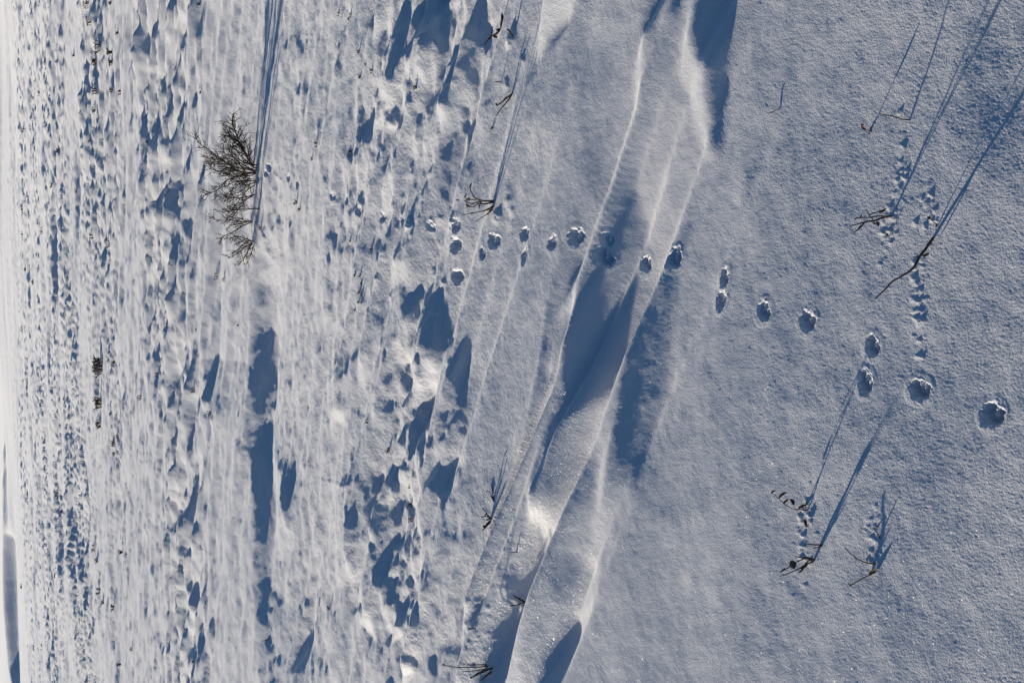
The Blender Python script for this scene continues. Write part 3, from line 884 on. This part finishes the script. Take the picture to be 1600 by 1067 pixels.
plant("dead_plant", "dark forked stalk with seed head in the sheltered dip near the top edge", "plant", (778, 50),
      [([(782,46),(776,53),(768,57),(763,62),(756,73)], 1.4, .5, 0), ([(783,45),(783,36),(784,22)], 1.6, .7, -.3), ([None,(768,57),(769,48),(770,42)], .7, .4, .2)],
      [(766,59,10,-40,.55,.7,D,0), (774,58,8,20,.5,.5,D,0), (779,46,9,-10,.5,.4,D,0), (784,28,16,-85,.4,.3,D,1)])
plant("dead_plant", "short dark stub beside the forked stalk with seed head", "twig", (799, 56),
      [([(801,57),(797,51),(794,46)], 1.4, .9, 0)], [(794,47,6,50,.5,.4,D,0)])
plant("dead_plant", "two slender forked twigs rising from a hollow near the upper edge", "plant", (800, 148),
      [([(801,145),(797,153),(790,162),(782,171),(775,182)], 1.2, .5, 0), ([(800,147),(790,155),(784,160),(777,165)], 1.1, .7, .2)],
      [(776,164,6,60,.5,.5,D,1), (789,154,10,-50,.4,.4,D,1)])
plant("dead_plant", "lone short twig above the two slender forked twigs", "twig", (783, 129),
      [([(784,129),(778,128),(773,128)], .8, .5, 0)])
plant("dead_plant", "wiry tuft at the edge of the deep shadowed cleft", "plant", (768, 812),
      [([(768,810),(762,805),(759,800),(754,793)], 1.3, .5, 0), ([(767,813),(761,818),(757,824),(754,828)], 1.3, .6, 0), ([(767,811),(760,806),(752,808)], 1., .5, .3),
       ([(766,816),(760,822),(753,829)], 1.0, .4, -.2)],
      [(763,811,8,-20,.5,.6,D,0), (757,823,7,30,.5,.9,D,1), (759,803,7,-60,.4,.6,D,0)])
plant("dead_plant", "curled stalk with an olive leaf left of the wiry tuft's cleft", "plant", (771, 783),
      [([(772,784),(768,776),(766,769),(761,766),(760,770)], .8, .4, 0), ([(770,774),(769,765),(767,754)], .8, .4, 0)], [(771,779,11,75,.4,.5,OL,0)])
plant("dead_plant", "star of short dark twigs on the edge of the shaded trough", "plant", (820, 940),
      [([(821,940),(812,936),(803,931),(795,927)], 1.3, .6, 0), ([(820,941),(810,944),(800,946)], 1.0, .5, .2), ([(818,945),(815,947)], .9, .5, 0), ([(820,938),(814,924),(806,919)], .7, .4, .2),
       ([(814,914),(806,909),(797,907)], .9, .5, 0), ([None,(812,936),(808,928),(806,922)], .6, .4, .1)],
      [(794,926,5,20,.6,.4,D,0), (812,911,5,30,.5,.4,D,0), (799,946,5,-20,.5,.4,D,1)])
plant("dead_plant", "spray of bare stalks at the bottom edge of the frame", "plant", (762, 1045),
      [([(760,1038),(745,1038),(728,1038),(718,1034)], .9, .4, 0), ([(762,1040),(745,1042),(715,1042),(694,1039)], .9, .4, .2), ([(762,1044),(745,1047),(722,1049)], .9, .4, -.2),
       ([(770,1043),(755,1049),(737,1058)], 1.4, .7, 0), ([(768,1049),(760,1055),(750,1064)], 1.3, .6, .2), ([(758,1046),(748,1050),(738,1057)], .8, .5, -.2)],
      [(693,1038,5,10,.5,.3,D,1), (736,1058,5,-30,.6,.4,D,3)])
plant("dead_plant", "tiny bud on a wisp among snow crumbs under the long ridge", "twig", (740, 984),
      [([(743,982),(738,981),(733,982)], .6, .4, 0)], [(734,982,5,10,.6,.5,D,0)])
plant("dead_plant", "bent bare wisp crossing the hollow behind the long ridge", "twig", (820, 868),
      [([(820,868),(816,864),(808,862),(798,863)], .7, .4, 0)])
plant("dead_plant", "V-shaped wisp on smooth snow near the lower edge", "twig", (420, 997),
      [([(421,996),(415,1000),(409,1001)], .7, .4, 0), ([(421,996),(422,985),(423,972)], .6, .3, 0)])

# ---- small tufts, too far off to show their twigs singly
def tuft(label, px, py, hpx, wpx, n, group, name="twig_tuft", mat=None):
    b = hit(px, py); fr = Frame(px, py)
    V, Fc = [], []
    for k in range(n):
        y0 = py + random.uniform(-.5, .5) * wpx; hh = hpx * random.uniform(.45, 1)
        fr.depth = random.uniform(-.5, .5) * wpx * fr.mpp
        p0 = fr.pt(px + 2.5, y0); d = random.gauss(0, .45)
        path = [np.array(b) - [0, 0, .04], p0]
        for t in (.35, .7, 1):
            path.append(fr.pt(px - hh * t * math.cos(d), y0 + hh * t * math.sin(d) + random.gauss(0, .06) * hh))
        r = max(.62 * fr.mpp, .0008)
        tube(path, r * 1.2, r * .7, 4, V, Fc)
        if hh > 4:
            a = path[3]; e = fr.pt(px - hh * 1.0, y0 + random.gauss(0, .45) * hh)
            tube([a, (a + e) / 2, e], r * .8, r * .6, 4, V, Fc)
    V = [np.asarray(v) - np.asarray(b) for v in V]
    o = mesh_obj(name, V, Fc, mat or BARK_FAR)
    o.location = b
    o["label"] = label; o["category"] = "twig tuft"
    if group: o["group"] = group

tuft("densest dark brush tuft far out on the rippled snow", 158, 572, 15, 26, 48, None, mat=SHRUB)
tuft("spiky brush tuft beside the densest far tuft, nearer the bottom edge", 157, 630, 13, 16, 26, None, mat=SHRUB)
tuft("small ragged tuft third in the row below the densest far tuft", 157, 663, 9, 10, 16, None, mat=SHRUB)
tuft("reddish round tuft alone on bright snow far off near the lower edge", 178, 950, 6, 8, 14, None, mat=LEAF_RED)
tuft("dark round tuft farthest out near the upper half of the skyline flats", 92, 236, 5, 10, 14, None)
tuft("tall feathery tuft far off near the upper left corner", 153, 75, 9, 20, 12, None)
tuft("dense dark tuft just below the tall feathery far tuft", 151, 97, 10, 12, 16, None)
far_spots = [(138,7,7,12),(140,34,6,14),(175,81,11,4),(175,98,6,8),(148,142,6,10),(148,169,6,12),(175,142,5,6),(189,145,5,6),(142,219,5,8),(116,86,4,4),
    (62,145,4,10),(37,202,3,8),(35,324,3,14),(81,290,4,6),(185,52,5,4),(174,5,5,6),(35,367,3,16),(35,512,3,16),(66,360,4,10),(145,370,6,8),(169,380,5,14),
    (40,421,4,5),(52,441,4,6),(179,566,5,4),(101,623,4,6),(179,694,7,8),(185,682,6,6),(172,647,3,3),(91,774,5,10),(98,798,4,6),(148,855,6,12),(153,877,6,6),
    (155,923,6,10),(162,940,5,6),(192,862,9,3),(189,1037,8,3),(34,916,3,8),(89,744,4,8),(179,710,5,6),(62,120,3,10),(120,300,3,5),(70,690,3,6),(66,1010,3,10),(86,900,3,8)]
ORD = ["first", "second", "third", "fourth", "fifth", "sixth", "seventh", "eighth", "ninth", "tenth", "eleventh", "twelfth", "thirteenth", "fourteenth", "fifteenth"]
def scatter(spots, what, n, group, name, mat, cuts):
    zones = {}
    for sp in sorted(spots, key=lambda q: (q[1], q[0])):
        third = ("upper", "middle", "lower")[min(2, int(sp[1] / 356))]
        near = next(lbl for lim, lbl in cuts if sp[0] < lim)
        zones.setdefault((third, near), []).append(sp)
    for (third, near), lst in zones.items():
        for k, (x_, y_, h_, w_) in enumerate(lst):
            if len(lst) == 1: lab = f"{what} {near}, only one in the picture's {third} third"
            else: lab = f"{what} {near}, {ORD[k]} from the top in the picture's {third} third"
            tuft(lab, x_, y_, h_, w_, n, group, name, mat)
scatter(far_spots, "tiny dark tuft", 9, "tiny tufts dotting the distant plain", "twig_tuft", BARK_FAR, [(110, "by the skyline"), (900, "on the far plain")])
mid_spots = [(231,221,5,4),(314,145,4,4),(312,7,5,3),(221,620,8,8),(246,586,5,6),(303,610,7,10),(330,647,7,8),(307,515,3,3),(339,431,6,8),(351,438,5,6),(373,508,3,2),(207,1014,5,4),(302,1034,4,4)]
scatter(mid_spots, "little dark wisp", 6, "wisps beyond the shrub row", "twig_wisp", BARK_FAR, [(900, "just beyond the shrubs")])
near_spots = [(530,22,4,6),(548,25,4,8),(562,81,5,4),(563,121,5,4),(582,111,5,5),(550,240,6,9),(494,226,5,8),(488,250,5,8),(464,317,6,6),(469,329,5,6),(407,354,5,10),
    (651,138,6,4),(563,431,4,4),(555,431,3,4),(561,457,3,3),(566,460,3,3),(561,472,4,3),(566,473,4,3),(548,377,4,4),(580,390,4,5),(609,704,6,8),(575,658,5,10),(642,790,6,8),(643,812,6,6),
    (515,953,5,10),(770,201,4,5),(563,122,3,3),(555,484,3,3),(545,30,3,4),(640,760,4,6),(565,443,3,3),(572,100,3,4)]
scatter(near_spots, "short dark plant tip", 6, "plant tips in the lumpy middle snow", "plant_tip", BARK, [(535, "near the shrubs"), (575, "in lumpy snow"), (900, "nearer the ridges")])
